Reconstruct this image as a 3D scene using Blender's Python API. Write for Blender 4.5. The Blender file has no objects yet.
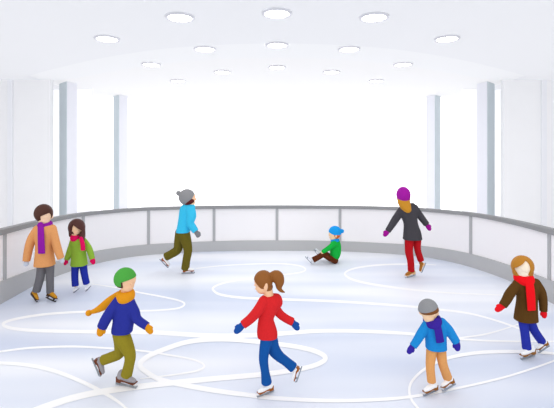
import bpy, bmesh, math
import numpy as np
import openvdb as vdb
from mathutils import Vector as V

# ------------------------------------------------------------------ camera, light, exposure
F, HZ, CH, CX = 420.0, 154.0, 2.45, 277.0        # focal length in px, horizon row, camera height, centre column
C = bpy.context.scene.collection
cam = bpy.data.objects.new('camera', bpy.data.cameras.new('camera'))
C.objects.link(cam)
cam.location = (0, 0, CH)
cam.rotation_euler = (math.pi/2, 0, 0)
cam.data.sensor_width = 36
cam.data.lens = 36*F/554
cam.data.shift_y = -(204-HZ)/554
cam.data.clip_end = 200
bpy.context.scene.camera = cam
W = bpy.data.worlds.new('overcast_sky')
bpy.context.scene.world = W
W.use_nodes = True
bg = W.node_tree.nodes['Background']
bg.inputs[0].default_value = (0.99, 0.993, 1.0, 1)
bg.inputs[1].default_value = 1.04
vs = bpy.context.scene.view_settings
vs.view_transform = 'Standard'
vs.look = 'None'
vs.exposure = 0.0
vs.gamma = 1
vs.use_curve_mapping = False

def sun(rot, strength, angle):
    l = bpy.data.lights.new('daylight', 'SUN'); l.energy = strength; l.angle = angle
    o = bpy.data.objects.new('daylight', l); C.objects.link(o); o.rotation_euler = rot
    return o
sun((math.radians(62), 0, math.radians(-8)), 0.5, math.radians(80))

# ------------------------------------------------------------------ helpers
def lin(h):
    h = h.lstrip('#')
    c = [int(h[i:i+2], 16)/255 for i in (0, 2, 4)]
    return tuple(x/12.92 if x <= .04045 else ((x+.055)/1.055)**2.4 for x in c)

_m = {}
def mat(h, kind='cloth'):
    if (h, kind) in _m: return _m[(h, kind)]
    m = bpy.data.materials.new(kind); m.use_nodes = True
    nt = m.node_tree; N = nt.nodes; L = nt.links
    p = N['Principled BSDF']; col = lin(h)
    p.inputs['Base Color'].default_value = (*col, 1)
    p.inputs['Roughness'].default_value = {'cloth': .9, 'knit': .95, 'skin': .6, 'hair': .6, 'leather': .5, 'metal': .35,
                                           'paint': .75, 'plastic': .45}[kind]
    p.inputs['Specular IOR Level'].default_value = .12 if kind in ('cloth', 'knit', 'paint') else .25
    if kind == 'metal':
        p.inputs['Metallic'].default_value = .3
    if kind in ('cloth', 'knit', 'hair', 'leather', 'paint'):
        tc = N.new('ShaderNodeTexCoord'); nz = N.new('ShaderNodeTexNoise')
        nz.inputs['Scale'].default_value = {'cloth': 60, 'knit': 90, 'hair': 40, 'leather': 30, 'paint': 2}[kind]
        if kind == 'hair':
            mp = N.new('ShaderNodeMapping'); mp.inputs['Scale'].default_value = (3, 3, .4)
            L.new(tc.outputs['Object'], mp.inputs[0]); L.new(mp.outputs[0], nz.inputs['Vector'])
        else:
            L.new(tc.outputs['Object'], nz.inputs['Vector'])
        mx = N.new('ShaderNodeMix'); mx.data_type = 'RGBA'
        k = .015 if kind == 'paint' else .10
        mx.inputs[6].default_value = (*[x*(1-k) for x in col], 1)
        mx.inputs[7].default_value = (*[min(1, x*(1+k)) for x in col], 1)
        L.new(nz.outputs['Fac'], mx.inputs[0]); L.new(mx.outputs[2], p.inputs['Base Color'])
        if kind != 'paint':
            b = N.new('ShaderNodeBump'); b.inputs['Strength'].default_value = .15; b.inputs['Distance'].default_value = .003
            L.new(nz.outputs['Fac'], b.inputs['Height']); L.new(b.outputs[0], p.inputs['Normal'])
    _m[(h, kind)] = m
    return m

def emat(h, s):
    m = bpy.data.materials.new('lit'); m.use_nodes = True
    p = m.node_tree.nodes['Principled BSDF']
    p.inputs['Base Color'].default_value = (*lin(h), 1)
    p.inputs['Emission Color'].default_value = (*lin(h), 1)
    p.inputs['Emission Strength'].default_value = s
    return m

def link(name, me, m, parent=None):
    o = bpy.data.objects.new(name, me); C.objects.link(o)
    if m: me.materials.append(m)
    if parent:
        o.parent = parent
        r = parent
        while r.parent: r = r.parent
        base = r.location if r.type == 'EMPTY' else V((0, 0, 0))
        if parent is r or parent.type != 'EMPTY':
            # mesh coordinates are world coordinates: shift them into the thing's frame
            if o.data.get('w') is None:
                me.transform(__import__('mathutils').Matrix.Translation(-base)); me['w'] = 1
    return o

def mesh(name, verts, faces, m, parent=None, smooth=False):
    me = bpy.data.meshes.new(name); me.from_pydata([tuple(v) for v in verts], [], faces)
    bm = bmesh.new(); bm.from_mesh(me); bmesh.ops.recalc_face_normals(bm, faces=bm.faces); bm.to_mesh(me); bm.free()
    if smooth: me.polygons.foreach_set('use_smooth', [True]*len(me.polygons))
    return link(name, me, m, parent)

def thing(name, label, cat, loc, group=None):
    o = bpy.data.objects.new(name, None); C.objects.link(o); o.location = loc; o.empty_display_size = .1
    o['label'] = label; o['category'] = cat
    if group: o['group'] = group
    return o

def P(px, py, D): return V(((px-CX)*D/F, D, CH+(HZ-py)*D/F))
def floor_pt(px, py): return P(px, py, F*CH/(py-HZ))
def ceil_pt(px, py, z):
    D = F*(z-CH)/(HZ-py); return P(px, py, D)

def struct(o): o['kind'] = 'structure'; return o

def catmull(pts, n=6):
    pts = [np.array(p, float) for p in pts]
    if len(pts) < 3: return pts
    q = [2*pts[0]-pts[1]] + pts + [2*pts[-1]-pts[-2]]
    out = []
    for i in range(1, len(q)-2):
        a, b, c, d = q[i-1:i+3]
        for k in range(n):
            t = k/n
            out.append(.5*((2*b)+(c-a)*t+(2*a-5*b+4*c-d)*t*t+(3*b-a-3*c+d)*t**3))
    out.append(pts[-1]); return out

def prism(poly, z0, z1):
    n = len(poly)
    vs_ = [(x, y, z0) for x, y in poly]+[(x, y, z1) for x, y in poly]
    return vs_, [tuple(range(n))[::-1], tuple(range(n, 2*n))]+[(i, (i+1) % n, n+(i+1) % n, n+i) for i in range(n)]

# ------------------------------------------------------------------ the setting
# ice
def ice_mat():
    m = bpy.data.materials.new('ice'); m.use_nodes = True
    nt = m.node_tree; N = nt.nodes; L = nt.links; p = N['Principled BSDF']
    tc = N.new('ShaderNodeTexCoord'); mp = N.new('ShaderNodeMapping')
    mp.inputs['Scale'].default_value = (.12, .75, 1); mp.inputs['Location'].default_value = (.3, .2, 0)
    nz = N.new('ShaderNodeTexNoise'); nz.inputs['Scale'].default_value = 1.0; nz.inputs['Detail'].default_value = 2
    L.new(tc.outputs['Object'], mp.inputs[0]); L.new(mp.outputs[0], nz.inputs['Vector'])
    r = N.new('ShaderNodeValToRGB')
    r.color_ramp.elements[0].position = .38; r.color_ramp.elements[0].color = (*lin('#d3dbed'), 1)
    r.color_ramp.elements[1].position = .62; r.color_ramp.elements[1].color = (*lin('#f4f6fc'), 1)
    L.new(nz.outputs['Fac'], r.inputs[0]); L.new(r.outputs[0], p.inputs['Base Color'])
    p.inputs['Roughness'].default_value = .4; p.inputs['Specular IOR Level'].default_value = .15
    n2 = N.new('ShaderNodeTexNoise'); n2.inputs['Scale'].default_value = 14
    L.new(tc.outputs['Object'], n2.inputs['Vector'])
    b = N.new('ShaderNodeBump'); b.inputs['Strength'].default_value = .06; b.inputs['Distance'].default_value = .01
    L.new(n2.outputs['Fac'], b.inputs['Height']); L.new(b.outputs[0], p.inputs['Normal'])
    return m

# rink outline, from half-width dx (px) : base row, kick-plate top, rail underside, rail top
TAB = [(0, 250.7, 240.2, 208.6, 205), (35, 250.9, 240.4, 208.7, 205.1), (70, 251.6, 241.3, 208.9, 205.5), (105, 253.3, 242.9, 209.7, 206.2),
       (138, 256, 245, 211, 207.3), (170, 261.2, 249, 213.6, 209.7), (200, 269.2, 255.2, 217.2, 212.9),
       (238, 283.5, 267, 225, 219.8), (277, 304.5, 281.5, 235.3, 228.7)]
half = []
for row in catmull(TAB, 5):
    D = F*CH/(row[1]-HZ); x = row[0]*D/F
    z = lambda py: CH+(HZ-py)*D/F
    half.append((x, D, z(row[2]), z(row[3]), z(row[4])))
x, D, a, b, c = half[-1]
for (xx, DD) in [(4.75, 6.1), (4.92, 5.2), (5.0, 4.2), (5.02, 3), (5.02, 1.5), (5.02, -1.5)]:
    half.append((xx, DD, a, b, c))
ring = [(-q[0],)+q[1:] for q in half[::-1]][:-1]+half
def outw(i):
    a_ = np.array(ring[max(i-1, 0)][:2]); b_ = np.array(ring[min(i+1, len(ring)-1)][:2])
    t = (b_-a_)/np.linalg.norm(b_-a_); n = np.array((-t[1], t[0]))
    return n      # points away from the ice
def loft(name, m, parent, prof, i0=0, i1=None):
    """prof(q) -> list of (outward distance, z) forming a closed section"""
    i1 = len(ring) if i1 is None else i1
    vv, ff = [], []
    for i in range(i0, i1):
        q = ring[i]; n = outw(i)
        for (d, zz) in prof(q): vv.append((q[0]+n[0]*d, q[1]+n[1]*d, zz))
    k = len(prof(ring[0])); cnt = i1-i0
    for i in range(cnt-1):
        for j in range(k):
            ff.append((i*k+j, i*k+(j+1) % k, (i+1)*k+(j+1) % k, (i+1)*k+j))
    ff += [tuple(range(k)), tuple(range((cnt-1)*k, cnt*k))]
    return mesh(name, vv, ff, m, parent)

ICE = ice_mat()
icepoly = [(q[0]+outw(i)[0]*.05, q[1]+outw(i)[1]*.05) for i, q in enumerate(ring)]
vv, ff = prism(icepoly, -1.0, 0)
ice = struct(mesh('floor', vv, ff, ICE))
vv, ff = prism([(-14, -2), (14, -2), (14, 23), (-14, 23)], -1.2, -1.001)
struct(mesh('floor', vv, ff, mat('#f2f2f5', 'paint')))

# skate tracks scratched white into the ice: parts of the ice
TR = [
 ([(196,268.5),(215,266.3),(240,264.6),(277,263.6),(298,265.5),(305.5,269),(300,272.5),(277,275.5),(250,278.5),(226,282.5),(214,287),(214,291),(222,295),(245,298),(282,299.4),(330,301.2),(380,304.2),(415,307),(435,309.2),(460,312),(480,316),(505,323.5),(530,333)],
  [.6,.9,1.1,1.3,1.3,1.3,1.3,1.3,1.5,1.7,2,2.2,2.4,2.4,2.4,2.4,2.4,2.2,2.2,2,1.8,1.8,1.6]),
 ([(436,265),(420,264.3),(400,264.2),(377,265.2),(355,268.3),(345,273),(349,278),(362,282.3),(385,286.3),(416,290.2),(450,293),(480,294.3),(520,296)], [.6,.8,1.3,1.6,1.7,1.8,2,2.2,2.3,1.8,1.4,1.2,.8]),
 ([(92,284),(115,287.5),(139,292.5),(163,297),(180,301),(184.5,304.5),(178,308.3),(160,310.3),(139,311),(103,311.5),(70,312.5),(40,315),(14,319.5),(3,324),(10,328),(30,330.4),(60,331.4),(100,332),(149,332.4),(201,335.5),(235,336),(277,334),(310,331.6),(340,331),(377,332),(410,334),(440,337),(470,340),(510,341.5),(560,341.5)],
  [.8,1.2,1.5,1.7,1.7,1.7,1.7,1.7,1.8,2,2.2,2.3,2.4,2.8,3.2,3.4,3.6,3.8,4.2,4.8,4.8,4.6,4,3.8,3.6,3,2.4,2,1.6,1.3]),
 ([(440,340.5),(460,338),(482,335),(500,330.5),(525,322)], [.8,1.5,1.7,1.3,.8]),
 ([(-8,352.6),(0,351.8),(25,348.6),(50,347.2),(75,346.8),(100,348),(125,349.6),(145,351.5),(164,354.5),(185,358),(198,361.5),(204.5,366),(199,370.5),(183,373.7),(164,376.3),(140,379)],
  [1.8,1.9,2.1,2.2,2.2,2,1.9,1.9,1.9,1.9,1.9,2,1.9,1.8,1.6,.8]),
 ([(-8,363),(0,363.2),(25,365),(50,370),(75,379),(100,391),(118,402),(130,412)], [3,3.2,3.6,4,4,3.8,3,2]),
 ([(20,417),(43,408),(70,399),(100,392.3),(139,387),(171,383.3),(214,379),(259,375),(290,371),(312,366.5),(324,361),(324,356),(312,350.5),(290,346),(257,342),(222,339.6),(189,342),(162,350.5),(146,358),(140,365),(146,372),(164,381),(209,390),(252,395.8),(277,398.6),(327,401),(377,400),(415,396.5),(460,388),(503,378),(535,368),(560,359)],
  [7,6.8,6.6,6.2,5.8,5.6,5.4,5.2,5,4.8,4.8,4.8,4.8,4.6,4.6,4.6,4.8,4.8,5,5,5,5,5,4.6,4.2,3.8,3.4,3,2.4,2.2,2,1.8]),
 ([(560,354.5),(540,352.6),(519,352),(498,352),(478,353),(458,356),(440,361),(424,370),(414,379),(409.5,388),(411,399),(419,410)], [2.4,3,3.4,3.6,3.6,3.5,3.2,2.8,2.5,2.5,2.5,2.5]),
]
ICEW = mat('#fdfdff', 'paint')
for k, (pts, ws) in enumerate(TR):
    cl = catmull([(p[0], p[1], w) for p, w in zip(pts, ws)], 6)
    vv, ff = [], []
    for i, q in enumerate(cl):
        a_, b_ = cl[max(0, i-1)], cl[min(len(cl)-1, i+1)]
        t = (b_-a_)[:2]; t = t/(np.linalg.norm(t)+1e-9); n = np.array((-t[1], t[0]))*q[2]/2
        for s in (1, -1):
            g = floor_pt(q[0]+n[0]*s, q[1]+n[1]*s); vv.append((g.x, g.y, .0012+.0004*k+.0006*i/len(cl)))
    for i in range(len(cl)-1): ff.append((2*i, 2*i+1, 2*i+3, 2*i+2))
    tr = mesh('skate_track', vv, ff, ICEW, ice)

# ceiling tiers, with translucency added to brighten the hall
EA = [(27,76.5),(42,72),(60,67.5),(85,61.5),(112,56.3),(139,52),(170,48.2),(205,45.6),(240,44),(277,43.4)]
EB = [(40,81),(60,80),(85,76.5),(112,71.5),(139,67),(170,63),(205,60),(240,58.3),(277,57.8)]
ZA, ZB, ZC = 5.45, 5.47, 5.49
def glow_sheet(h):
    """white surface with added translucency, so outside light brightens it"""
    m = bpy.data.materials.new('glow_sheet'); m.use_nodes = True
    nt = m.node_tree; N = nt.nodes; L = nt.links
    d = N.new('ShaderNodeBsdfDiffuse'); t = N.new('ShaderNodeBsdfTranslucent'); mx = N.new('ShaderNodeMixShader')
    d.inputs[0].default_value = (*lin(h), 1); t.inputs[0].default_value = (*lin(h), 1); mx.inputs[0].default_value = .6
    L.new(d.outputs[0], mx.inputs[1]); L.new(t.outputs[0], mx.inputs[2]); L.new(mx.outputs[0], N['Material Output'].inputs[0])
    return m
def edge_fn(edge, z, out):
    h = [ceil_pt(px, py, z) for px, py in catmull(edge, 4)]
    xs_ = [-p.x for p in h][::-1]; ys_ = [p.y for p in h][::-1]
    return lambda x: float(np.interp(abs(x), xs_, ys_)) if abs(x) <= xs_[-1] else out, xs_[-1]
fA, xa = edge_fn(EA, ZA, 22.9); fB, xb = edge_fn(EB, ZB, 22.9)
def sheet(x0, x1, ylo, yhi, z, m):
    v_, f_ = [], []; n = 120
    for i in range(n+1):
        x = x0+(x1-x0)*i/n
        for zz in (z,): v_ += [(x, ylo(x), zz), (x, yhi(x), zz)]
    for i in range(n): f_.append((2*i, 2*i+2, 2*i+3, 2*i+1))
    return struct(mesh('ceiling', v_, f_, m))
E_ = 1e-4
sheet(-13.6, 13.6, lambda x: 6.5, fA, ZA, glow_sheet('#ebecf0'))
sheet(-xa+E_, xa-E_, fA, lambda x: max(fA(x), fB(x) if abs(x) < xb else fA(x)+.9), ZB, glow_sheet('#eff0f3'))
sheet(-xa+E_, xa-E_, lambda x: max(fA(x), fB(x) if abs(x) < xb else fA(x)+.9), lambda x: 22.9, ZC, glow_sheet('#f0f0f2'))

# walls
def box(name, x0, x1, y0, y1, z0, z1, m, parent=None):
    v_, f_ = prism([(x0, y0), (x1, y0), (x1, y1), (x0, y1)], z0, z1)
    return mesh(name, v_, f_, m, parent)
WP = mat('#fbfbfc', 'paint')
for s, side in ((-1, 'left'), (1, 'right')):
    X = lambda px, D: s*(CX-px)*D/F
    a_, b_ = X(50, 17), s*13.6
    struct(box('wall_'+side, min(a_, b_), max(a_, b_), 17.0, 17.25, -1.0, 5.49, WP))
    struct(box('wall_'+side, min(s*13.6, s*13.85), max(s*13.6, s*13.85), 9, 22.9, -1.0, 5.49, WP))
    # a slim corner trim on the wall
    a_, b_ = X(12.5, 16.95), X(7.5, 16.95)
    struct(box('trim_1' if s < 0 else 'trim_2', min(a_, b_), max(a_, b_), 16.93, 16.999, -1.0, 5.45, mat('#f5f6fa', 'paint')))
    # wall panel next to the near column, made translucent to brighten it
    a_, b_ = X(44, 19.6), X(92, 19.6)
    struct(mesh('glow_panel_1' if s < 0 else 'glow_panel_2', [(a_, 19.6, -1), (b_, 19.6, -1), (b_, 19.6, 5.49), (a_, 19.6, 5.49)], [(0, 1, 2, 3)], glow_sheet('#f6f6f9')))
wf = struct(box('window_1', -13.6, 13.6, 22.6, 22.68, -1.0, 5.49, emat('#ffffff', 1.1)))

# columns
def column(px, s, label):
    near, outer, inner = px
    pts = [P(near[0], 0, near[1]), P(outer[0], 0, outer[1]), None, P(inner[0], 0, inner[1])]
    pts[2] = pts[1]+pts[3]-pts[0]
    poly = [(s*p.x*-1 if s > 0 else p.x, p.y) for p in pts]
    t = thing('column', label, 'column', (poly[0][0], poly[0][1]+.4, 0), 'square columns in front of the bright window')
    v_, f_ = prism(poly, -1.0, 5.46)
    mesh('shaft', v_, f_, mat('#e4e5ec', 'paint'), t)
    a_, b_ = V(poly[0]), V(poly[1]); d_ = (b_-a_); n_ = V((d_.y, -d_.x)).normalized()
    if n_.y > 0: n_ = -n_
    v_, f_ = prism([tuple(a_+n_*.002), tuple(a_+n_*.03), tuple(b_+n_*.03), tuple(b_+n_*.002)], -1.0, 5.455)  # thin layer whose darker colour stands for shade on the outer side
    mesh('painted_shade', v_, f_, mat('#c9d3d8', 'paint'), t)['label'] = 'blue-grey painted shade on the outer face of the column'
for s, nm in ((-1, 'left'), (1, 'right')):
    column(((67, 17.4), (60, 18.0), (77, 18.0)), s, 'square white column with shade painted blue-grey on its outer face, the taller and nearer one on the %s' % nm)
    column(((119.3, 21.4), (114, 21.8), (128, 21.9)), s, 'slim white column with shade painted blue-grey on its outer face, the shorter farther one on the %s' % nm)

# ceiling lights
LP = [(107,38,'front row, far left'),(180,16.5,'front row, left of centre'),(277,12.5,'front row, in the middle'),(374,16.5,'front row, right of centre'),(447,38,'front row, far right'),
      (151,64,'middle row, far left'),(205,48.5,'middle row, left of centre'),(277,44.5,'middle row, in the middle'),(349,48.5,'middle row, right of centre'),(403,64,'middle row, far right'),
      (178,80.5,'back row, far left'),(222.5,71.5,'back row, left of centre'),(277,66.8,'back row, in the middle'),(331.5,71.5,'back row, right of centre'),(376,80.5,'back row, far right')]
def lathe(prof, n=40):
    v_, f_ = [], []
    for i in range(n):
        a_ = 2*math.pi*i/n
        for r, z in prof: v_.append((r*math.cos(a_), r*math.sin(a_), z))
    k = len(prof)
    for i in range(n):
        for j in range(k-1): f_.append((i*k+j, ((i+1) % n)*k+j, ((i+1) % n)*k+j+1, i*k+j+1))
    return v_, f_
LENS = emat('#ffffff', 15)
v_, f_ = lathe([(.262, .0), (.255, -.02), (.262, -.045), (.305, -.045), (.325, -.025), (.325, .0)])
rme = bpy.data.meshes.new('trim_ring'); rme.from_pydata(v_, [], f_); rme.materials.append(mat('#dcdde2', 'plastic')); rme['w'] = 1
v_, f_ = lathe([(.0001, -.032), (.15, -.031), (.26, -.024), (.26, 0)])
lme = bpy.data.meshes.new('lens'); lme.from_pydata(v_, [], f_); lme.materials.append(LENS); lme['w'] = 1
for i, (px, py, w) in enumerate(LP):
    z = ZA if i < 5 else (ZB if i < 10 else ZC)
    if i in (7,): z = ZA
    p = ceil_pt(px, py, z)
    t = thing('ceiling_light', 'round white recessed ceiling light, '+w, 'ceiling light', (p.x, p.y, z-.001), 'round lights set in three rows in the ceiling')
    for nm, me in (('trim_ring', rme), ('lens', lme)):
        o = bpy.data.objects.new(nm, me); C.objects.link(o); o.parent = t
        for pl in me.polygons: pl.use_smooth = True

# rink barrier
bar = thing('rink_barrier', 'low curved barrier of white panels with grey rail, posts and kick plate round the ice', 'barrier', (0, 10.7, 0))
def g_rail(q): return [(-.02, q[3]), (-.02, q[4]-.005), (.0, q[4]), (.10, q[4]), (.10, q[3]), ]
loft('top_rail', mat('#969697', 'paint'), bar, lambda q: [(-.02, q[3]), (-.02, q[4]-.02), (.0, q[4]-.012), (.09, q[4]-.012), (.09, q[3])])
loft('kick_plate', mat('#bdbdbe', 'paint'), bar, lambda q: [(0, 0), (0, q[2]-.008), (.07, q[2]-.008), (.07, -1.0), (.051, -1.0), (.051, 0)])
# posts and panels
def ring_index(px):
    best, bi = 9e9, 0
    for i, q in enumerate(ring):
        if q[1] < 2: continue
        e = abs(CX+q[0]*F/q[1]-px)
        if e < best: best, bi = e, i
    return bi
def at_px(px):
    for i in range(len(ring)-1):
        a_, b_ = ring[i], ring[i+1]
        if min(a_[1], b_[1]) < 2: continue
        pa, pb = CX+a_[0]*F/a_[1], CX+b_[0]*F/b_[1]
        if pa <= px <= pb or pb <= px <= pa:
            t = (px-pa)/(pb-pa+1e-9)
            n = outw(i)*(1-t)+outw(i+1)*t; n = n/np.linalg.norm(n)
            return tuple(a_[k]+(b_[k]-a_[k])*t for k in range(5)), n, i+t
    return None
posts = [-70, 6, 84, 148.7, 214, 277, 340, 405.3, 470, 548, 624]
info = [at_px(p) for p in posts]
for q, n, u in info:
    t = np.array((n[1], -n[0])); w = .034
    poly = []
    for (d, e) in ((.012, -w), (.012, w), (.06, w), (.06, -w)):
        poly.append((q[0]+n[0]*d+t[0]*e, q[1]+n[1]*d+t[1]*e))
    v_, f_ = prism(poly, q[2]-.02, q[3]+.01)
    mesh('post', v_, f_, mat('#b4b4b6', 'paint'), bar)
def lerp_ring(u):
    i = int(min(max(u, 0), len(ring)-1.001)); t = u-i
    a_, b_ = ring[i], ring[i+1]
    n = outw(i)*(1-t)+outw(i+1)*t; n /= np.linalg.norm(n)
    return [a_[k]+(b_[k]-a_[k])*t for k in range(5)], n
us = [0.0]+[x_[2] for x_ in info]+[len(ring)-1.001]
for k in range(len(us)-1):
    v_, f_ = [], []
    M = 14
    for j in range(M+1):
        q, n = lerp_ring(us[k]+(us[k+1]-us[k])*j/M)
        for d, zz in ((.03, q[2]-.02), (.03, q[3]+.01), (.045, q[3]+.01), (.045, q[2]-.02)):
            v_.append((q[0]+n[0]*d, q[1]+n[1]*d, zz))
    for j in range(M):
        for e in range(4): f_.append((4*j+e, 4*j+(e+1) % 4, 4*j+4+(e+1) % 4, 4*j+4+e))
    f_ += [(0, 1, 2, 3), (4*M, 4*M+1, 4*M+2, 4*M+3)]
    mesh('panel', v_, f_, mat('#faf7f8', 'plastic'), bar)

# ------------------------------------------------------------------ distance-field modelling of the skaters
class G:
    """a distance function with its bounds"""
    def __init__(s, f, lo, hi): s.f, s.lo, s.hi = f, np.array(lo, float), np.array(hi, float)
def seg_tube(pts, ratio=1.0, cut0=False, cut1=False):
    """pts: list of (Vector, radius)"""
    A = np.array([[*p, r] for p, r in pts], float)
    A = np.array(catmull(A, 4)) if len(A) > 2 else A
    rm = A[:, 3].max()*max(1, ratio)
    lo, hi = A[:, :3].min(0)-rm, A[:, :3].max(0)+rm
    def f(x, y, z):
        d = None
        for i in range(len(A)-1):
            a, b = A[i], A[i+1]
            bx, by, bz = b[0]-a[0], (b[1]-a[1])/ratio, b[2]-a[2]
            px_, py_, pz_ = x-a[0], (y-a[1])/ratio, z-a[2]
            h = np.clip((px_*bx+py_*by+pz_*bz)/(bx*bx+by*by+bz*bz+1e-12), 0, 1)
            e = np.sqrt((px_-bx*h)**2+(py_-by*h)**2+(pz_-bz*h)**2)-(a[3]+(b[3]-a[3])*h)
            d = e if d is None else np.minimum(d, e)
        for flag, e0, e1 in ((cut0, A[0], A[1]), (cut1, A[-1], A[-2])):
            if flag:
                t = (e0-e1)[:3]; t = t/(np.linalg.norm(t)+1e-9)
                pl = (x-e0[0])*t[0]+(y-e0[1])*t[1]+(z-e0[2])*t[2]
                near = (x-e0[0])**2+(y-e0[1])**2+(z-e0[2])**2 < (2.2*e0[3]*max(1, ratio))**2
                d = np.where(near, np.maximum(d, pl), d)
        return d
    return G(f, lo, hi)
def ell(c, r, rot=0.0):
    """ellipsoid, rot in the picture plane (about the depth axis)"""
    r = np.array(r, float); R = r.max()
    ca, sa = math.cos(rot), math.sin(rot)
    def f(x, y, z):
        X_, Y_, Z_ = x-c[0], y-c[1], z-c[2]
        u, w = X_*ca+Z_*sa, -X_*sa+Z_*ca
        k0 = np.sqrt((u/r[0])**2+(Y_/r[1])**2+(w/r[2])**2)
        k1 = np.sqrt((u/r[0]**2)**2+(Y_/r[1]**2)**2+(w/r[2]**2)**2)+1e-9
        return k0*(k0-1)/k1
    return G(f, np.array(c)-R, np.array(c)+R)
def smin(a, b, k):
    h = np.clip(.5+.5*(b-a)/k, 0, 1); return b+(a-b)*h-k*h*(1-h)
def U(*g, k=.008):
    def f(x, y, z):
        d = g[0].f(x, y, z)
        for q in g[1:]: d = smin(d, q.f(x, y, z), k)
        return d
    return G(f, np.min([q.lo for q in g], 0), np.max([q.hi for q in g], 0))
def Sub(a, b, k=.004): return G(lambda x, y, z: -smin(-a.f(x, y, z), b.f(x, y, z), k), a.lo, a.hi)
def And(a, b, k=.004): return G(lambda x, y, z: -smin(-a.f(x, y, z), -b.f(x, y, z), k), a.lo, a.hi)
def plane(p, n):
    """solid on the side opposite to n"""
    n = np.array(n, float); n = n/np.linalg.norm(n)
    return G(lambda x, y, z: (x-p[0])*n[0]+(y-p[1])*n[1]+(z-p[2])*n[2], (-9,)*3, (9,)*3)
def rows_solid(rows, D0, power=2.4):
    """rows: (py, x left, x right, depth offset, half depth)"""
    R = []
    n_ = len(rows)-1
    for i_, (py, xl, xr, off, hd) in enumerate(rows):
        D = D0+off; R.append((CH+(HZ-py)*(D-hd*.85*i_/n_)/F, ((xl+xr)/2-CX)*D/F, (xr-xl)/2*D/F, D, hd))
    R = np.array(catmull(R, 5))[::-1]
    zs = R[:, 0]
    o = np.argsort(zs); R = R[o]; zs = zs[o]
    am = R[:, 2].max(); hm = R[:, 4].max()
    def f(x, y, z):
        c = np.interp(z, zs, R[:, 1]); a = np.interp(z, zs, R[:, 2]); yc = np.interp(z, zs, R[:, 3]); b = np.interp(z, zs, R[:, 4])
        a = np.maximum(a, .004); b = np.maximum(b, .004)
        k = (np.abs((x-c)/a)**power+np.abs((y-yc)/b)**power)**(1/power)
        d = (k-1)*np.minimum(a, b)
        return -smin(-smin(d, d, 1e-6), -np.maximum(z-zs[-1], zs[0]-z), .012)
    return G(f, (R[:, 1].min()-am, R[:, 3].min()-hm, zs[0]), (R[:, 1].max()+am, R[:, 3].max()+hm, zs[-1]))
def wrap_ring(c, Rx, Ry, r, tilt=0.0, dip=0.0, rz=None):
    """a scarf turn: elliptical ring; tilt raises the right side, dip lowers the front"""
    rz = rz or r
    def f(x, y, z):
        X_, Y_ = x-c[0], (y-c[1])*Rx/Ry
        Z_ = z-c[2]-tilt*X_+dip*(-(y-c[1])/Ry)
        q = np.sqrt(X_**2+Y_**2)-Rx
        k = np.sqrt((q/r)**2+(Z_/rz)**2)
        return (k-1)*min(r, rz)
    e = abs(tilt)*Rx+abs(dip)+rz
    return G(f, (c[0]-Rx-r, c[1]-Ry-r, c[2]-e-.02), (c[0]+Rx+r, c[1]+Ry+r, c[2]+e+.02))
def bake(name, g, vox, m, parent, label=None):
    lo = g.lo-3*vox; hi = g.hi+3*vox
    n = np.ceil((hi-lo)/vox).astype(int)+1
    xs = (lo[0]+vox*np.arange(n[0])).astype(np.float32)[:, None, None]
    ys = (lo[1]+vox*np.arange(n[1])).astype(np.float32)[None, :, None]
    zs = (lo[2]+vox*np.arange(n[2])).astype(np.float32)[None, None, :]
    x = np.broadcast_to(xs, n); y = np.broadcast_to(ys, n); z = np.broadcast_to(zs, n)
    d = np.clip(g.f(x, y, z), -3*vox, 3*vox).astype(np.float32)
    gr = vdb.FloatGrid(3*vox); gr.copyFromArray(np.ascontiguousarray(d))
    pt, tr, qd = gr.convertToPolygons(isovalue=0.0, adaptivity=0.0)
    pt = pt*vox+lo
    me = bpy.data.meshes.new(name)
    faces = [tuple(t[::-1]) for t in tr.tolist()]+[tuple(t[::-1]) for t in qd.tolist()]
    me.from_pydata(pt.tolist(), [], faces)
    me.polygons.foreach_set('use_smooth', [True]*len(me.polygons))
    me.update()
    o = link(name, me, m, parent)
    if label: o['label'] = label
    return o

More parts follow.
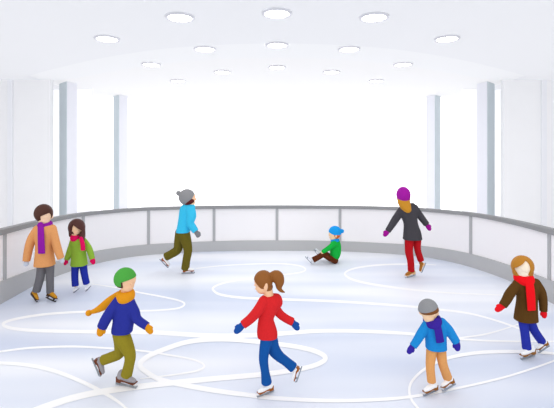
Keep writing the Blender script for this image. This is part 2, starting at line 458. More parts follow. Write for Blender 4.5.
class Person:
    def __init__(s, label, D0, foot, skin, group=None):
        s.D0 = D0; s.s = D0/F; s.vox = max(.0042, s.s*.42)
        s.skin = mat(skin, 'skin')
        b = P(foot, HZ+F*CH/D0, D0)
        s.t = thing('person', label, 'person', (b.x, D0, 0), 'skaters on the ice')
        s.body = []
    def W(s, px, py, off=0): return P(px, py, s.D0+off)
    def tube(s, pts, ratio=1.0, c0=False, c1=False, grow=0.0):
        return seg_tube([(s.W(q[0], q[1], q[3] if len(q) > 3 else 0), max(.002, q[2]*s.s+grow)) for q in pts], ratio, c0, c1)
    def ell(s, px, py, rx, ry, off=0, rd=None, rot=0):
        return ell(s.W(px, py, off), (rx*s.s, (rd if rd is not None else rx)*s.s, ry*s.s), math.radians(rot))
    def line(s, p1, p2, tilt=0.0, off=-.09):
        """half-space kept on the left-hand side when walking p1 -> p2 in the picture (y up)"""
        a, b = s.W(*p1, off), s.W(*p2, off); d = b-a
        return plane(a, (d.z, tilt*d.length, -d.x))
    def add(s, name, g, col, kind='cloth', label=None, vox=None):
        return bake(name, g, vox or s.vox, mat(col, kind), s.t, label)
    def head(s, px, py, rx, ry, yaw, off=0, rd=None, ear=True):
        """yaw 0 looks at the camera, + turns to the right of the picture; features in head units"""
        c = s.W(px, py, off); rx_, ry_ = rx*s.s, ry*s.s; rd_ = (rd or rx)*s.s
        ya = math.radians(yaw); fw = V((math.sin(ya), -math.cos(ya), 0)); rt = V((math.cos(ya), math.sin(ya), 0)); up = V((0, 0, 1))
        pt_ = lambda a, b, h: c+rt*(a*rx_)+fw*(b*rd_)+up*(h*ry_)
        skull = ell(c+up*.1*ry_, (rx_, rd_, ry_*.9))
        jaw = ell(pt_(0, .16, -.42), (rx_*.74, rd_*.74, ry_*.58))
        nose = seg_tube([(pt_(0, .93, .02), rx_*.05), (pt_(0, 1.04, -.2), rx_*.09)])
        lips = ell(pt_(0, .86, -.52), (rx_*.17, rx_*.1, ry_*.06))
        lids = [ell(pt_(e*.36, .86, .0), (rx_*.16, rx_*.1, ry_*.09)) for e in (-1, 1)]
        ears = [ell(pt_(e*.98, -.05, -.1), (rx_*.17, rd_*.22, ry_*.26)) for e in (-1, 1)]
        s.hc = c
        s.body += [skull, jaw, nose, lips, *lids]+(ears if ear else [])
    def finish_body(s):
        bake('body', U(*s.body, k=.006), s.vox, s.skin, s.t)
    def limb(s, pts, shrink=.6):
        s.body.append(s.tube([(q[0], q[1], q[2]*shrink*(.55 if q is pts[-1] else 1), q[3] if len(q) > 3 else 0) for q in pts]))
    def hand(s, wrist, tip, r, col, thumb=1, fingers=False, name='mitten', woff=0, toff=0):
        a, b = s.W(*wrist, woff), s.W(*tip, toff); d = (b-a); L = d.length; d = d/L
        sd = V((-d.z, 0, d.x))*thumb; R = r*s.s
        palm = seg_tube([(a-d*R*.4, R*.8), (a+d*L*.35, R*.95), (a+d*L*.55, R*.95)], .74)
        th = seg_tube([(a+d*L*.2+sd*R*.45, R*.34), (a+d*L*.4+sd*R*.9, R*.32), (a+d*L*.62+sd*R*1.0, R*.27)])
        g = [palm, th]
        if fingers:
            for k, (e, ln) in enumerate(((-.72, .82), (-.24, 1.0), (.24, .96), (.7, .86))):
                k0 = a+d*L*.5+sd*R*e
                g.append(seg_tube([(k0, R*.26), (a+d*L*(.5+.28*ln)+sd*R*e*1.05, R*.25), (a+d*L*(.42+.55*ln)+sd*R*e+V((0, -1, 0))*R*.25, R*.22)]))
            gl = U(*g, k=.002)
        else:
            g.append(seg_tube([(a+d*L*.5, R*.95), (a+d*L*.8, R*.85), (a+d*L*.92, R*.6)], .7))
            gl = U(*g, k=.003)
        cuff = seg_tube([(a-d*R*.8, R*.8), (a+d*R*.3, R*.92)], .9, True, True)
        s.body.append(seg_tube([(a-d*R, R*.35), (a+d*L*.55, R*.4)], .6))
        bake(name, U(gl, cuff, k=.002), max(.003, s.vox*.6), mat(col, 'knit'), s.t)
    def skate(s, heel, toe, ankle, boot, sole, blade, offs=None, side=1, size=1.0, boot_label=None):
        """heel, toe: ends of the blade's lower edge; on the ice when offs is None"""
        if offs is None: H, T = floor_pt(*heel), floor_pt(*toe)
        else: H, T = s.W(*heel, offs[0]), s.W(*toe, offs[1])
        K = s.W(ankle[0], ankle[1], ankle[2] if len(ankle) > 2 else 0)
        f = T-H; L = f.length; f = f/L
        u = (V((0, 0, 1)) if offs is None else (K-(H*.75+T*.25))); u = (u-f*u.dot(f)).normalized(); w = f.cross(u)
        q = lambda a, b, c=0: H+f*((.12+.86*a)*L)+u*(b*L)+w*(c*L)
        foot = seg_tube([(q(.13, .38), .14*L), (q(.40, .36), .14*L), (q(.66, .32), .125*L), (q(.90, .295), .095*L)])
        shaft = seg_tube([(q(.16, .36), .14*L), (q(.19, .5), .135*L), (K, .13*L)])
        bt = And(U(foot, shaft, k=.02*L+.006), plane(q(0, .23), -u))
        me = bake('ice_skate', bt, max(.003, .022*L), mat(boot, 'leather'), s.t, boot_label)
        s.body.append(seg_tube([(K, .06*L), (q(.2, .36), .07*L), (q(.7, .29), .06*L)]))
        def pr(name, polys, col, kind):
            vv_, ff_ = [], []
            for poly, hw in polys:
                b0 = len(vv_); n = len(poly)
                for sg in (-1, 1):
                    for (a, b, *t_) in poly: vv_.append(q(a, b, sg*(t_[0] if t_ else hw)))
                for i in range(n): ff_.append((b0+i, b0+(i+1) % n, b0+n+(i+1) % n, b0+n+i))
                ff_.append(tuple(b0+i for i in range(n))[::-1]); ff_.append(tuple(b0+n+i for i in range(n)))
            bm_me = mesh(name, vv_, ff_, mat(col, kind), me)
            return bm_me
        pr('sole', [([(-.02, .15), (.22, .15), (.31, .21), (.5, .225), (.7, .195), (.97, .185), (1.01, .205), (.99, .24), (.7, .25), (.5, .275), (.3, .31), (.14, .35), (-.02, .37)], .13)], sole, 'leather')
        pr('blade', [([(-.14, 0), (.98, 0), (1.06, .035), (1.1, .1), (1.06, .13), (1.02, .095), (.97, .07), (-.14, .07)], .028),
                     ([(.02, .05), (.1, .05), (.17, .16), (.03, .16)], .02), ([(.74, .05), (.84, .05), (.9, .195), (.68, .195)], .02)], blade, 'metal')

# ---- boy with the green cap
def green_cap():
    p = Person('boy in a green cap and navy sweater with an orange scarf flying behind', 4.43, 124, '#f3c49c')
    p.head(126.5, 280.2, 9.0, 11.2, 48, rd=9.3)
    dome = p.ell(125.2, 278.6, 10.8, 10.9, rd=10.8)
    cap = U(And(dome, p.line((115, 283.9), (137, 278.2))), And(And(dome, p.line((121.4, 300), (121.6, 260))), p.line((112, 287.2), (130, 286.6))), k=.004)
    p.add('cap', cap, '#4ea344', 'knit')
    hair = And(p.ell(125.6, 280.0, 9.7, 10.2, rd=9.9), p.line((116, 288.6), (125, 288.6)))
    hair = Sub(hair, p.line((122.8, 300), (122.8, 270), .3)) if False else And(hair, p.line((122.6, 300), (122.8, 270), 0))
    p.add('hair', hair, '#4a2018', 'hair')
    rows = [(296.5, 119, 131, 0, .055), (299.5, 115.5, 133.5, 0, .075), (305, 113.5, 135, 0, .085), (313, 113.5, 135, 0, .085),
            (323, 113.2, 134, 0, .088), (331, 112, 132.6, 0, .09), (335.5, 112, 132, 0, .09)]
    la = [(117.5, 301, 4.4, -.03), (111, 311, 5.2, -.06), (105.5, 320, 5.2, -.07), (102, 327.3, 4.9, -.07)]
    ra = [(130, 303, 5, -.01), (134.5, 312, 5, -.03), (137.5, 319.5, 4.4, -.05), (147, 326.3, 3.9, -.08)]
    p.add('sweater', U(rows_solid(rows, p.D0), p.tube(la, 1, False, True), p.tube(ra, 1, False, True), k=.012), '#2b3393')
    p.limb(la); p.limb(ra)
    p.hand((101.8, 326.8), (99.8, 334.6), 3.9, '#df951f', thumb=1, woff=-.07, toff=-.07)
    p.hand((146.4, 326), (151.2, 332.4), 3.4, '#df951f', thumb=1, woff=-.08, toff=-.08)
    fl = [(121, 334, 8.2, 0), (125.6, 344, 7.3, -.02), (130, 355, 5.6, -.04), (129.2, 364, 5.1, -.03), (126.4, 375.2, 5.6, 0)]
    bl = [(121, 335, 8, .02), (120.5, 345, 6.2, .06), (119, 353.5, 5.4, .08), (111, 357.3, 5.2, .1), (102.8, 360.3, 5.1, .12)]
    p.add('trousers', U(p.tube(fl, .95, False, True), p.tube(bl, .95, False, True), k=.008), '#8f8225')
    p.limb(fl, .7); p.limb(bl, .7)
    wr = wrap_ring(p.W(125.6, 295.8), 5.5*p.s, .058, 3.6*p.s, tilt=.05, dip=.008, rz=5.6*p.s)
    tail = [(119, 295, 4, .04), (111, 301, 5.0, .07), (104, 306, 4.4, .08), (97, 310, 3.0, .08), (90.5, 312.4, 1.9, .08)]
    p.add('scarf', U(wr, p.tube(tail, .4), p.ell(88.7, 313, 3.1, 3.1, .08), k=.008), '#df951f', 'knit')
    p.skate((116, 383.9), (136, 388.7), (125.4, 376, 0), '#9b979c', '#6c3a22', '#9aa0a6', size=1)
    p.skate((91.5, 358.5), (98.8, 376.0), (104.5, 361.2, .12), '#9b979c', '#6c3a22', '#9aa0a6', offs=(.13, .13))
    p.body.append(p.tube([(125.5, 288, 4), (124.8, 298, 4.5)]))
    p.body.append(rows_solid([(297, 119, 131, 0, .05), (305, 116, 132, 0, .07), (320, 116, 131, 0, .07), (334, 115, 129, 0, .075)], p.D0))
    p.finish_body()
green_cap()

# ---- girl in the red jacket
def red_girl():
    p = Person('girl in a red hooded jacket and blue trousers with a brown ponytail, seen in profile', 4.28, 267, '#f4c69e')
    p.head(263.4, 282.0, 8.8, 11.6, -72, rd=8.6)
    hair = p.ell(263.4, 280.3, 9.6, 9.9, rd=9.4)
    face = And(p.line((263.0, 300), (263.0, 260)), p.line((270, 299), (248, 277)))
    face = G(face.f, hair.lo, hair.hi)
    hair = Sub(hair, And(p.line((248.5, 277.8), (266, 292)), p.line((264.5, 270), (264.5, 300)))) if False else hair
    # open the face below the slanting fringe, on both sides of the head
    cutp = p.line((263.5, 292.5), (248.5, 276.5))
    hair = Sub(hair, cutp)
    nape = p.ell(268, 286.8, 4.9, 4.3, rd=6.5)
    tail = p.tube([(271, 276, 3.4, .0), (276.8, 276.6, 6.2, 0), (279.3, 281.5, 4.9, 0), (279, 287, 2.9, 0), (281, 290.5, 1.8, 0), (284.4, 292.2, .7, 0)], 1.0)
    hair = U(hair, Sub(nape, p.ell(265.4, 288.5, 2.2, 4.4, -.07, rd=6)), k=.006)
    p.add('hair', U(hair, tail, k=.006), '#8f5722', 'hair')
    p.body.append(p.ell(265.8, 287.3, 2.0, 3.3, -.082, rd=1.2))
    rows = [(295, 264, 277, .0, .05), (298, 260.5, 279, 0, .075), (304, 259, 280, 0, .085), (312, 258.8, 277.5, 0, .082), (320, 258.4, 273.8, 0, .078),
            (328, 257.4, 275.6, 0, .085), (335, 257, 277.4, 0, .09), (340.6, 257.6, 277.4, 0, .09)]
    la = [(263.5, 301.5, 5.2, -.05), (257.6, 311, 5.1, -.08), (250.5, 318.8, 4.6, -.09), (243, 324.8, 4.2, -.1)]
    ra = [(272.5, 304, 5.2, .06), (279.5, 313.5, 4.4, .08), (286, 318.5, 4.1, .08), (292.8, 322, 4.1, .08)]
    hood = p.tube([(271, 296.5, 2.6, .02), (277.5, 297.5, 3.4, .02), (279.2, 303, 3.4, .02), (276.5, 307.5, 2.6, .02)], 1.8)
    p.add('jacket', U(rows_solid(rows, p.D0), p.tube(la, 1, False, True), p.tube(ra, 1, False, True), hood, k=.01), '#d5272b')
    p.limb(la); p.limb(ra)
    p.hand((242.6, 325), (235.6, 332.2), 3.6, '#1d4f9d', thumb=-1, woff=-.1, toff=-.1)
    p.hand((292.6, 322.2), (298, 329), 3.4, '#1d4f9d', thumb=1, woff=.08, toff=.08)
    fl = [(266.6, 340, 6.2, -.03), (264.5, 350, 5.2, -.06), (263.6, 360, 4.6, -.07), (265, 371, 4.2, -.04), (266.6, 382.4, 5.3, 0)]
    bl = [(271.3, 340, 6.6, .03), (273.5, 349, 6.4, .05), (279, 356, 5.3, .07), (285.5, 361, 4.7, .08), (293.4, 367.6, 5.2, .09)]
    p.add('trousers', U(p.tube(fl, .95, False, True), p.tube(bl, .95, False, True), k=.006), '#13529c')
    p.limb(fl, .7); p.limb(bl, .7)
    p.skate((274, 391.2), (257.8, 397.8), (267.3, 384, .0), '#fbfbfd', '#9a5618', '#9aa2ac')
    p.skate((302.4, 366.5), (297.2, 381.8), (292.5, 369.0, .09), '#fbfbfd', '#9a5618', '#9aa2ac', offs=(.09, .09))
    p.body.append(p.tube([(267.5, 288, 4.6), (269, 298, 5)]))
    p.body.append(rows_solid([(297, 265, 275, 0, .05), (305, 262, 276, 0, .065), (320, 261, 272, 0, .062), (338, 260, 274, 0, .07)], p.D0))
    p.finish_body()
red_girl()

# ---- small boy, grey cap, blue sweater
def grey_cap():
    p = Person('small boy in a grey cap, blue sweater and tan trousers with a dark blue scarf', 4.32, 436, '#f6d0a8')
    p.head(428.9, 311.6, 8.2, 10.8, -10, rd=8.6)
    cap = And(p.ell(428.4, 309.8, 9.9, 10.7, rd=10), p.line((418.5, 316.2), (438.6, 309.2)))
    p.add('cap', cap, '#8f9093', 'knit')
    hair = And(p.ell(429.2, 310.6, 9.3, 9.6, rd=9.7), p.line((418, 317.8), (440, 313.0)))
    side = And(p.ell(428.6, 311.4, 9.1, 9.5, rd=9.0), p.line((421.6, 325), (423.4, 310)) if False else p.line((423.6, 305), (420.6, 320))) if False else None
    p.add('hair', hair, '#7c4a20', 'hair')
    rows = [(318.5, 429, 439, 0, .05), (321.5, 425, 442.5, 0, .075), (327, 424.4, 446, 0, .085), (335, 425.2, 446, 0, .085), (344, 425.8, 446, 0, .088), (352, 426, 446.4, 0, .09)]
    la = [(427, 325, 4.8, -.01), (421, 334, 4.5, -.03), (417, 340.5, 4.1, -.04), (412.9, 346.4, 3.7, -.05)]
    ra = [(441.5, 323, 5.2, 0), (448, 329.5, 4.9, -.02), (452.5, 336, 4.4, -.03), (456.5, 342.2, 4, -.04)]
    p.add('sweater', U(rows_solid(rows, p.D0), p.tube(la, 1, False, True), p.tube(ra, 1, False, True), k=.01), '#1f88d0')
    p.limb(la); p.limb(ra)
    p.hand((412.8, 346), (408.6, 352.6), 3.2, '#38299a', thumb=1, woff=-.05, toff=-.05)
    p.hand((456.3, 341.6), (457.6, 349.6), 3.5, '#38299a', thumb=-1, woff=-.04, toff=-.04)
    fl = [(431.6, 351, 5.2, -.01), (430.2, 366, 4.3, -.03), (431.6, 381.6, 4.2, -.02)]
    bl = [(440.8, 351, 5.2, .01), (442.8, 364, 4.5, -.01), (447.4, 377.4, 4.6, .06)]
    p.add('trousers', U(p.tube(fl, 1, False, True), p.tube(bl, 1, False, True), k=.004), '#e0a062')
    p.limb(fl, .7); p.limb(bl, .7)
    wr = wrap_ring(p.W(432.4, 320.6), 5.4*p.s, .085, 3.0*p.s, tilt=.22, dip=.006, rz=4.0*p.s)
    tail = p.tube([(436.8, 321, 3.0, -.085), (438.2, 330, 3.7, -.115), (440.4, 342.4, 4.0, -.115)], .35, False, True)
    p.add('scarf', U(wr, tail, k=.006), '#3b2696', 'knit')
    p.skate((437.6, 390.8), (424, 396.6), (432.2, 382.5, -.02), '#fbfbfd', '#8f5717', '#949dab')
    p.skate((455.8, 384.6), (443.4, 391.9), (448.5, 378.5, .06), '#fbfbfd', '#8f5717', '#949dab', offs=(.07, -.02))
    p.body.append(p.tube([(431, 318, 4), (433, 325, 4.5)]))
    p.body.append(rows_solid([(320, 429, 440, 0, .05), (330, 428, 443, 0, .07), (351, 429, 443.5, 0, .075)], p.D0))
    p.finish_body()
grey_cap()

# ---- girl in the brown coat
def brown_coat():
    p = Person('girl in a dark brown coat with a long red scarf beside the barrier', 5.08, 530, '#f9ead2')
    p.head(522.8, 267.4, 8.4, 10.6, -8, rd=8.8)
    hair = U(p.ell(522.5, 266.3, 10.5, 10.8, rd=10), p.ell(522.8, 272, 9.8, 7, .02, rd=8.6), k=.01)
    op = And(p.ell(523.6, 270, 7.0, 9.0, -.12, rd=9.5), p.line((530.5, 280), (527.5, 255)))
    op = And(p.ell(523.2, 269.5, 8.2, 11, -.13, rd=11), p.line((528.4, 258.4), (512.8, 273.2)))
    op = G(op.f, hair.lo, hair.hi)
    hair = Sub(hair, op)
    p.add('hair', hair, '#b97c22', 'hair')
    rows = [(278, 518, 530, 0, .05), (280.5, 515, 535.5, 0, .08), (286, 514.6, 538.5, 0, .09), (294, 517, 537.2, 0, .09), (303, 517.4, 536.4, 0, .095), (314, 516, 536.4, 0, .105), (323.5, 515, 536.8, 0, .115)]
    la = [(517.5, 284.5, 4.7, 0), (510, 293.6, 4.7, -.03), (506.5, 300, 4.4, -.04), (502.6, 305.8, 3.8, -.05)]
    ra = [(535.5, 283.5, 5, 0), (541, 292, 4.5, -.02), (543, 301, 4, -.03), (543.4, 311, 3.5, -.03)]
    p.add('coat', U(rows_solid(rows, p.D0), p.tube(la, 1, False, True), p.tube(ra, 1, False, True), k=.01), '#5a3d18')
    p.limb(la); p.limb(ra)
    p.hand((502.9, 305.6), (496.4, 310.2), 3.3, '#ee1a24', thumb=-1, woff=-.05, toff=-.05)
    p.hand((543.5, 310.4), (544.4, 317), 3.0, '#ee1a24', thumb=-1, woff=-.03, toff=-.03)
    fl = [(523.4, 322, 4.6, -.01), (525, 334, 4.1, -.03), (526.8, 348.4, 4.3, -.02)]
    bl = [(530.6, 322, 4.6, .01), (534.6, 331, 4.2, .03), (541.6, 341.2, 4.1, .12)]
    p.add('trousers', U(p.tube(fl, 1, False, True), p.tube(bl, 1, False, True), k=.004), '#2a35a1')
    p.limb(fl, .7); p.limb(bl, .7)
    wr = wrap_ring(p.W(523.9, 278.4), 5.9*p.s, .075, 3.4*p.s, tilt=.0, dip=.01, rz=5.0*p.s)
    tail = p.tube([(529, 280, 3.8, -.1), (530.6, 293, 4.3, -.13), (531.7, 310.4, 4.0, -.13)], .35, False, True)
    p.add('scarf', U(wr, tail, k=.006), '#f0141e', 'knit')
    p.skate((534.8, 355.8), (521.6, 360.2), (527.2, 349.4, -.02), '#fbfbfd', '#8f5d1c', '#9aa2ac')
    p.skate((549.6, 346.2), (539.0, 353.4), (541.6, 340.4, .12), '#fbfbfd', '#8f5d1c', '#9aa2ac', offs=(.13, .05))
    p.body.append(p.tube([(523.5, 275, 4), (524.5, 284, 4.6)]))
    p.body.append(rows_solid([(280, 519, 531, 0, .05), (290, 519, 534, 0, .07), (321, 519, 534, 0, .08)], p.D0))
    p.finish_body()
brown_coat()

# ---- man in the orange coat
def orange_coat():
    p = Person('young man in an orange coat with a long purple scarf beside a small girl', 7.03, 44, '#f8d2b0')
    p.head(44.3, 215.8, 6.9, 9.4, 24, rd=7.2)
    hair = p.ell(43.5, 213.2, 8.7, 9.2, rd=8.6)
    op = And(p.ell(47.2, 219.5, 7.5, 8, -.14, rd=8.4), p.line((53.5, 210.6), (41, 216.4)))
    op = U(And(G(p.line((41.4, 226), (41.9, 212)).f, hair.lo, hair.hi), p.line((39, 219.4), (52, 213.6))) if False else op, k=.001)
    hair = Sub(hair, op)
    hair = Sub(hair, p.line((52, 222.2), (34, 222.2)))
    p.add('hair', hair, '#4d2c22', 'hair')
    rows = [(224, 39.5, 50, 0, .08), (226.5, 35.5, 53.5, 0, .13), (232, 34.5, 55, 0, .145), (240, 36.2, 53.2, 0, .14), (250, 36.8, 52.2, 0, .14), (260, 36, 53, 0, .155), (267.6, 35.4, 54, 0, .165)]
    la = [(37, 230, 4.2, 0), (31.8, 239, 4.3, -.03), (28.6, 249, 4.0, -.05), (26.4, 261, 3.5, -.06)]
    ra = [(52, 229, 4.4, 0), (55, 240, 4.0, -.02), (57.6, 249, 3.8, -.03), (61, 258.6, 3.2, -.03)]
    p.add('coat', U(rows_solid(rows, p.D0), p.tube(la, 1, False, True), p.tube(ra, 1, False, True), k=.014), '#e09d64')
    p.limb(la); p.limb(ra)
    p.hand((26.4, 260.6), (26, 266), 2.3, '#c8cfdc', thumb=1, woff=-.06, toff=-.06, fingers=True, name='glove')
    p.hand((61, 258.4), (63.2, 262.6), 2.1, '#c8cfdc', thumb=-1, woff=-.03, toff=-.03, fingers=True, name='glove')
    fl = [(41.6, 266, 4.3, -.02), (39.8, 279, 3.9, -.04), (36.2, 291.6, 3.7, -.05)]
    bl = [(49.8, 266, 4.3, .02), (50.0, 279, 3.6, 0), (50.2, 292.6, 3.5, .03)]
    p.add('trousers', U(p.tube(fl, 1, False, True), p.tube(bl, 1, False, True), k=.005), '#6e6d71')
    p.limb(fl, .7); p.limb(bl, .7)
    wr = wrap_ring(p.W(44.6, 225.8), 4.7*p.s, .085, 2.6*p.s, tilt=.12, dip=.012, rz=3.6*p.s)
    tail = p.tube([(40.6, 225, 3.0, -.12), (41.0, 238, 3.3, -.185), (41.6, 253.6, 3.5, -.185)], .35, False, True)
    p.add('scarf', U(wr, tail, k=.008), '#8e1e9d', 'knit')
    p.skate((30.6, 294.2), (36.6, 302.4), (35.8, 290.8, -.05), '#c98c1e', '#4a3420', '#3a3a3e', offs=(0, -.1))
    p.skate((45.8, 297.8), (55.0, 302.2), (50.6, 291.8, .03), '#c98c1e', '#4a3420', '#3a3a3e', offs=(.03, -.09))
    p.body.append(p.tube([(44.5, 220, 3.6), (44.6, 230, 4)]))
    p.body.append(rows_solid([(226, 39, 50, 0, .07), (236, 38, 52, 0, .1), (266, 38, 52, 0, .12)], p.D0))
    p.finish_body()
orange_coat()

# ---- girl in the green coat
def green_coat():
    p = Person('small long-haired girl in a green coat and pink scarf beside the man in orange', 7.5, 82, '#f6cfa8')
    p.head(76.4, 228.4, 5.9, 7.9, -8, rd=6.4)
    hair = U(p.ell(76.7, 227.2, 8.0, 8.6, rd=7.8), p.tube([(71.4, 228, 3.0, .0), (71, 235.2, 2.0, .0)]),
             p.tube([(81.2, 228, 3.6, -.02), (82.2, 235, 3.0, -.05), (82.6, 241, 1.9, -.13)]), k=.02)
    op = And(p.ell(76, 229.8, 4.9, 6.4, -.15, rd=9), p.line((74.6, 223.6), (72, 236)) if False else p.line((83, 232.5), (71.5, 222.2)))
    hair = Sub(hair, op)
    p.add('hair', hair, '#4f2c27', 'hair')
    rows = [(237.5, 73.5, 82.5, 0, .07), (239.5, 71, 85.5, 0, .1), (244, 70.8, 86.5, 0, .115), (252, 72.4, 85.4, 0, .115), (260, 72, 86, 0, .13), (267, 71.5, 86.9, 0, .145)]
    la = [(73, 242, 3.2, 0), (70.6, 249.5, 3.2, -.03), (68.8, 254.6, 3.0, -.04), (66.7, 259.6, 2.6, -.05)]
    ra = [(84.4, 242, 3.2, 0), (88.6, 248, 3.1, -.03), (90.6, 253, 2.9, -.04), (92.3, 259, 2.6, -.05)]
    p.add('coat', U(rows_solid(rows, p.D0), p.tube(la, 1, False, True), p.tube(ra, 1, False, True), k=.012), '#8eb53f')
    p.limb(la); p.limb(ra)
    p.hand((66.7, 259.4), (65.0, 264.6), 1.9, '#df1259', thumb=1, woff=-.05, toff=-.05)
    p.hand((92.4, 258.6), (93.4, 263.4), 2.4, '#df1259', thumb=-1, woff=-.05, toff=-.05)
    fl = [(75.2, 266, 3.7, -.02), (74.8, 276, 3.3, -.04), (75.4, 286, 3.2, -.05)]
    bl = [(83.2, 266, 3.7, .02), (84.6, 275, 3.3, 0), (86.5, 283.4, 3.2, .04)]
    p.add('trousers', U(p.tube(fl, 1, False, True), p.tube(bl, 1, False, True), k=.005), '#2533a0')
    p.limb(fl, .7); p.limb(bl, .7)
    wr = wrap_ring(p.W(76.2, 237.2), 3.3*p.s, .075, 2.0*p.s, tilt=.0, dip=.012, rz=3.0*p.s)
    tail = p.tube([(81, 238.6, 2.0, -.14), (82.6, 244, 2.3, -.165), (83, 250.6, 2.3, -.165)], .4, False, True)
    p.add('scarf', U(wr, tail, k=.008), '#e0125f', 'knit')
    p.skate((79.4, 288.6), (74.0, 292.8), (75.4, 285, -.05), '#f6f6f9', '#f0f0f4', '#55575e', offs=(.02, -.1))
    p.skate((91.2, 286.0), (86.2, 291.4), (86.4, 282.4, .04), '#f6f6f9', '#f0f0f4', '#55575e', offs=(.1, 0))
    p.body.append(p.tube([(76.3, 233, 2.8), (77, 241, 3.2)]))
    p.body.append(rows_solid([(239.5, 73.5, 83, 0, .06), (250, 74, 84, 0, .08), (266, 74, 84.5, 0, .1)], p.D0))
    p.finish_body()
green_coat()

# ---- boy in the light blue jacket, seen from behind
def blue_jacket():
    p = Person('boy in a light blue jacket, olive trousers and grey bobble hat skating towards the barrier', 8.63, 186, '#f4c49a')
    p.head(188.9, 198.8, 6.6, 8.4, 110, rd=7.0, ear=False)
    hat = And(p.ell(187, 197.2, 8.2, 8.3, rd=8.2), p.line((182.2, 208.4), (197.2, 194.6)))
    hat = U(hat, p.ell(178.6, 193.2, 2.6, 2.6), k=.01)
    p.add('hat', hat, '#8f8f91', 'knit')
    hair = And(p.ell(188.2, 198.6, 7.2, 7.6, rd=7.4), p.line((193.6, 210), (194.2, 190)))
    hair = Sub(hair, p.line((200, 205.6), (180, 205.6)))
    p.add('hair', hair, '#5c1512', 'hair')
    rows = [(203.5, 184.5, 193.6, 0, .08), (206, 181.5, 194.8, 0, .11), (210, 179.8, 195, 0, .13), (218, 178.8, 193.2, 0, .13), (226, 177.6, 191, 0, .145), (233.4, 176.2, 189.8, 0, .165)]
    ra = [(190.4, 209.5, 4.8, -.08), (191.6, 216, 4.6, -.12), (190.0, 222.3, 4.0, -.13), (192.6, 227, 3.6, -.13), (195.8, 231.4, 3.2, -.14)]
    la = [(186, 209, 4.5, .1), (187.4, 218, 4, .13), (187.5, 226, 3, .13)]
    p.add('jacket', U(rows_solid(rows, p.D0), p.tube(ra, 1, False, True), p.tube(la, 1, False, True), k=.012), '#3cc0e8')
    p.limb(la); p.limb(ra)
    p.hand((195.8, 231.6), (199.4, 236.8), 2.5, '#828286', thumb=1, woff=-.14, toff=-.14, fingers=True, name='glove')
    p.hand((187.5, 225.6), (188, 231), 2.4, '#828286', thumb=1, woff=.13, toff=.13, fingers=True, name='glove')
    fl = [(183.8, 233, 6.0, -.02), (186.0, 241, 5.3, -.04), (188, 250.4, 4.2, -.05), (186.6, 259, 3.9, -.04), (185.2, 269, 4.0, 0)]
    bl = [(181.2, 233, 6.0, .03), (178.9, 242, 4.8, .06), (177.5, 249.6, 4.4, .08), (172, 253.6, 4.2, .1), (165.8, 256.9, 4.1, .12)]
    p.add('trousers', U(p.tube(fl, 1, False, True), p.tube(bl, 1, False, True), k=.008), '#675d1e')
    p.limb(fl, .7); p.limb(bl, .7)
    p.skate((181.6, 273.6), (194.2, 273.3), (185.4, 268, 0), '#fbfbfd', '#a2521a', '#8f97a3')
    p.skate((159.4, 259.4), (167.4, 267.8), (166.6, 257.6, .12), '#fbfbfd', '#a2521a', '#8f97a3', offs=(.13, .13))
    p.body.append(p.tube([(188.4, 202, 3.4), (188, 209, 4)]))
    p.body.append(rows_solid([(205, 184, 193, 0, .06), (216, 181, 191, 0, .09), (232, 179, 188, 0, .1)], p.D0))
    p.finish_body()
blue_jacket()

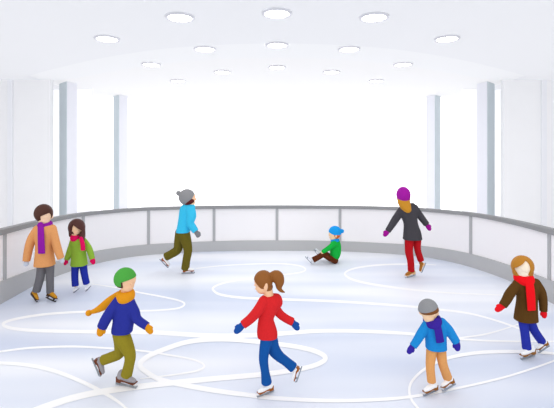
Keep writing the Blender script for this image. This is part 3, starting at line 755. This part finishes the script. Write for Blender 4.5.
# ---- child sitting on the ice
def sitting():
    p = Person('child in a green sweater and blue bobble hat sitting on the ice', 9.45, 335, '#f8cfa4')
    p.head(334.2, 234.4, 5.2, 6.2, -80, rd=5.4)
    hat = And(p.ell(335.1, 231.8, 6.4, 5.9, rd=6.2), p.line((328.2, 232.4), (341, 238.4)))
    hat = U(hat, p.ell(342.0, 231.1, 2.1, 2.1), k=.008)
    p.add('hat', hat, '#1d9ae4', 'knit')
    hair = And(p.ell(335.2, 233.6, 5.6, 5.4, rd=5.7), p.line((332.8, 225), (332.8, 245)))
    p.add('hair', hair, '#d9671b', 'hair')
    rows = [(239.8, 332, 339, 0, .07), (242, 330.8, 340.2, 0, .1), (246, 330.2, 341, 0, .12), (251, 330.2, 341, 0, .125), (256, 330, 340.2, 0, .125), (260.5, 331, 337.8, 0, .11)]
    ra = [(334.4, 244, 3.3, -.1), (330.5, 247, 2.7, -.13), (326.5, 249.6, 2.3, -.14), (323.4, 251.4, 2.0, -.15)]
    la = [(335, 244, 3.0, .1), (331, 247.2, 2.5, .15), (325.5, 250.2, 2.0, .17)]
    p.add('sweater', U(rows_solid(rows, p.D0), p.tube(ra), p.tube(la, 1, False, True), k=.012), '#16ae40')
    p.add('collar', wrap_ring(p.W(335, 240), 2.6*p.s, .07, 1.8*p.s, rz=1.9*p.s), '#1d9ae4', 'knit')
    p.limb(la); p.limb(ra)
    p.hand((323.8, 251.2), (321.6, 253.6), 1.7, '#f8cfa4', woff=-.15, toff=-.15, fingers=True, name='hand')
    p.hand((325.4, 250.3), (322, 251.6), 1.7, '#f8cfa4', woff=.17, toff=.17, fingers=True, name='hand')
    fl = [(335, 260.4, 3.3, -.06), (329.5, 258.2, 2.9, -.1), (323.6, 254.6, 2.8, -.12), (318.8, 257, 2.7, -.12), (313, 260, 2.9, -.12)]
    bl = [(335, 260.0, 3.2, .06), (329.5, 256.5, 2.8, .12), (325.0, 253.6, 2.6, .16), (321, 255.0, 2.4, .17), (318, 256.0, 2.4, .17)]
    p.add('trousers', U(p.tube(fl, 1, False, True), p.tube(bl, 1, False, True), k=.008), '#5a2b14')
    p.limb(fl, .7); p.limb(bl, .7)
    p.skate((311.6, 264.0), (305.2, 257.2), (313.6, 259.7, -.12), '#eceef4', '#dfe2ea', '#99a0ac', offs=(-.12, -.12))
    p.skate((318.4, 256.6), (313.8, 249.8), (319.6, 255.2, .17), '#eceef4', '#dfe2ea', '#99a0ac', offs=(.17, .17))
    p.body.append(p.tube([(334.8, 237, 2.6), (335.2, 243, 3)]))
    p.body.append(rows_solid([(241.5, 332, 339, 0, .06), (250, 332, 339.5, 0, .09), (259.5, 332, 338, 0, .08)], p.D0))
    p.finish_body()
sitting()

# ---- woman in the purple hat, seen from behind
def purple_hat():
    p = Person('woman in a purple hat, charcoal coat and red trousers, seen from behind', 8.38, 411, '#f0c49a')
    p.head(403.6, 197.4, 5.8, 8.6, 165, rd=6.6)
    hat = And(p.ell(403.4, 194.8, 6.7, 8.2, rd=9.2), p.line((390, 203), (415, 203)))
    hat = G(hat.f, hat.lo, hat.hi)
    p.add('hat', hat, '#a01c9b', 'knit')
    hair = p.tube([(403.4, 197, 5.8, .02), (403.8, 201.5, 6.0, -.02), (405.6, 206.0, 5.2, -.08), (407.8, 209.6, 3.4, -.13)], 1.0)
    p.add('hair', hair, '#c5881e', 'hair')
    rows = [(204.5, 402, 415.5, 0.02, .08), (207, 400, 417.4, .01, .12), (211, 398.5, 418, 0, .14), (219, 402, 417, 0, .13), (225, 404, 417.9, 0, .125), (233, 403.8, 420.6, 0, .145), (240.8, 403.2, 421.8, 0, .16)]
    la = [(401.5, 210.6, 3.9, 0), (396, 218.4, 3.8, .02), (392, 224.6, 3.4, .02), (387.7, 231.2, 2.9, .02)]
    ra = [(414.5, 208.2, 3.9, 0), (419.2, 214.6, 3.5, .02), (422.6, 219.2, 3.3, .02), (426.6, 224.4, 3.0, .02)]
    hood = p.tube([(404.5, 206.5, 2.6, -.08), (408.5, 209.5, 2.8, -.11), (412.5, 205.8, 3.0, -.06)], 1)
    p.add('coat', U(rows_solid(rows, p.D0), p.tube(la, 1, False, True), p.tube(ra, 1, False, True), hood, k=.014), '#454348')
    p.limb(la); p.limb(ra)
    p.hand((388, 231), (384.4, 235.4), 2.6, '#a0158f', thumb=-1, woff=.02, toff=.02)
    p.hand((426.6, 224.2), (430, 229.8), 2.4, '#a0158f', thumb=1, woff=.02, toff=.02)
    fl = [(409.4, 240, 4.4, -.02), (408.9, 251, 3.9, -.04), (410.6, 261, 3.4, -.03), (411.2, 271, 3.3, 0)]
    bl = [(417.0, 240, 4.2, .02), (417.6, 250, 3.3, .05), (420.9, 260.4, 3.2, .1)]
    p.add('trousers', U(p.tube(fl, 1, False, True), p.tube(bl, 1, False, True), k=.005), '#b5151e')
    p.limb(fl, .7); p.limb(bl, .7)
    p.skate((415.4, 275.2), (405.8, 278.8), (411.4, 270.4, 0), '#a8691e', '#e3b98a', '#9aa5b2', offs=(.06, -.08))
    p.skate((426.2, 262.8), (422.2, 272.6), (420.4, 261.2, .1), '#a8691e', '#e3b98a', '#9aa5b2', offs=(.12, .1))
    p.body.append(p.tube([(404.4, 202, 3.2), (407, 209, 4)]))
    p.body.append(rows_solid([(207, 403, 414, 0, .07), (216, 404, 414, 0, .09), (240, 406, 419, 0, .1)], p.D0))
    p.finish_body()
purple_hat()
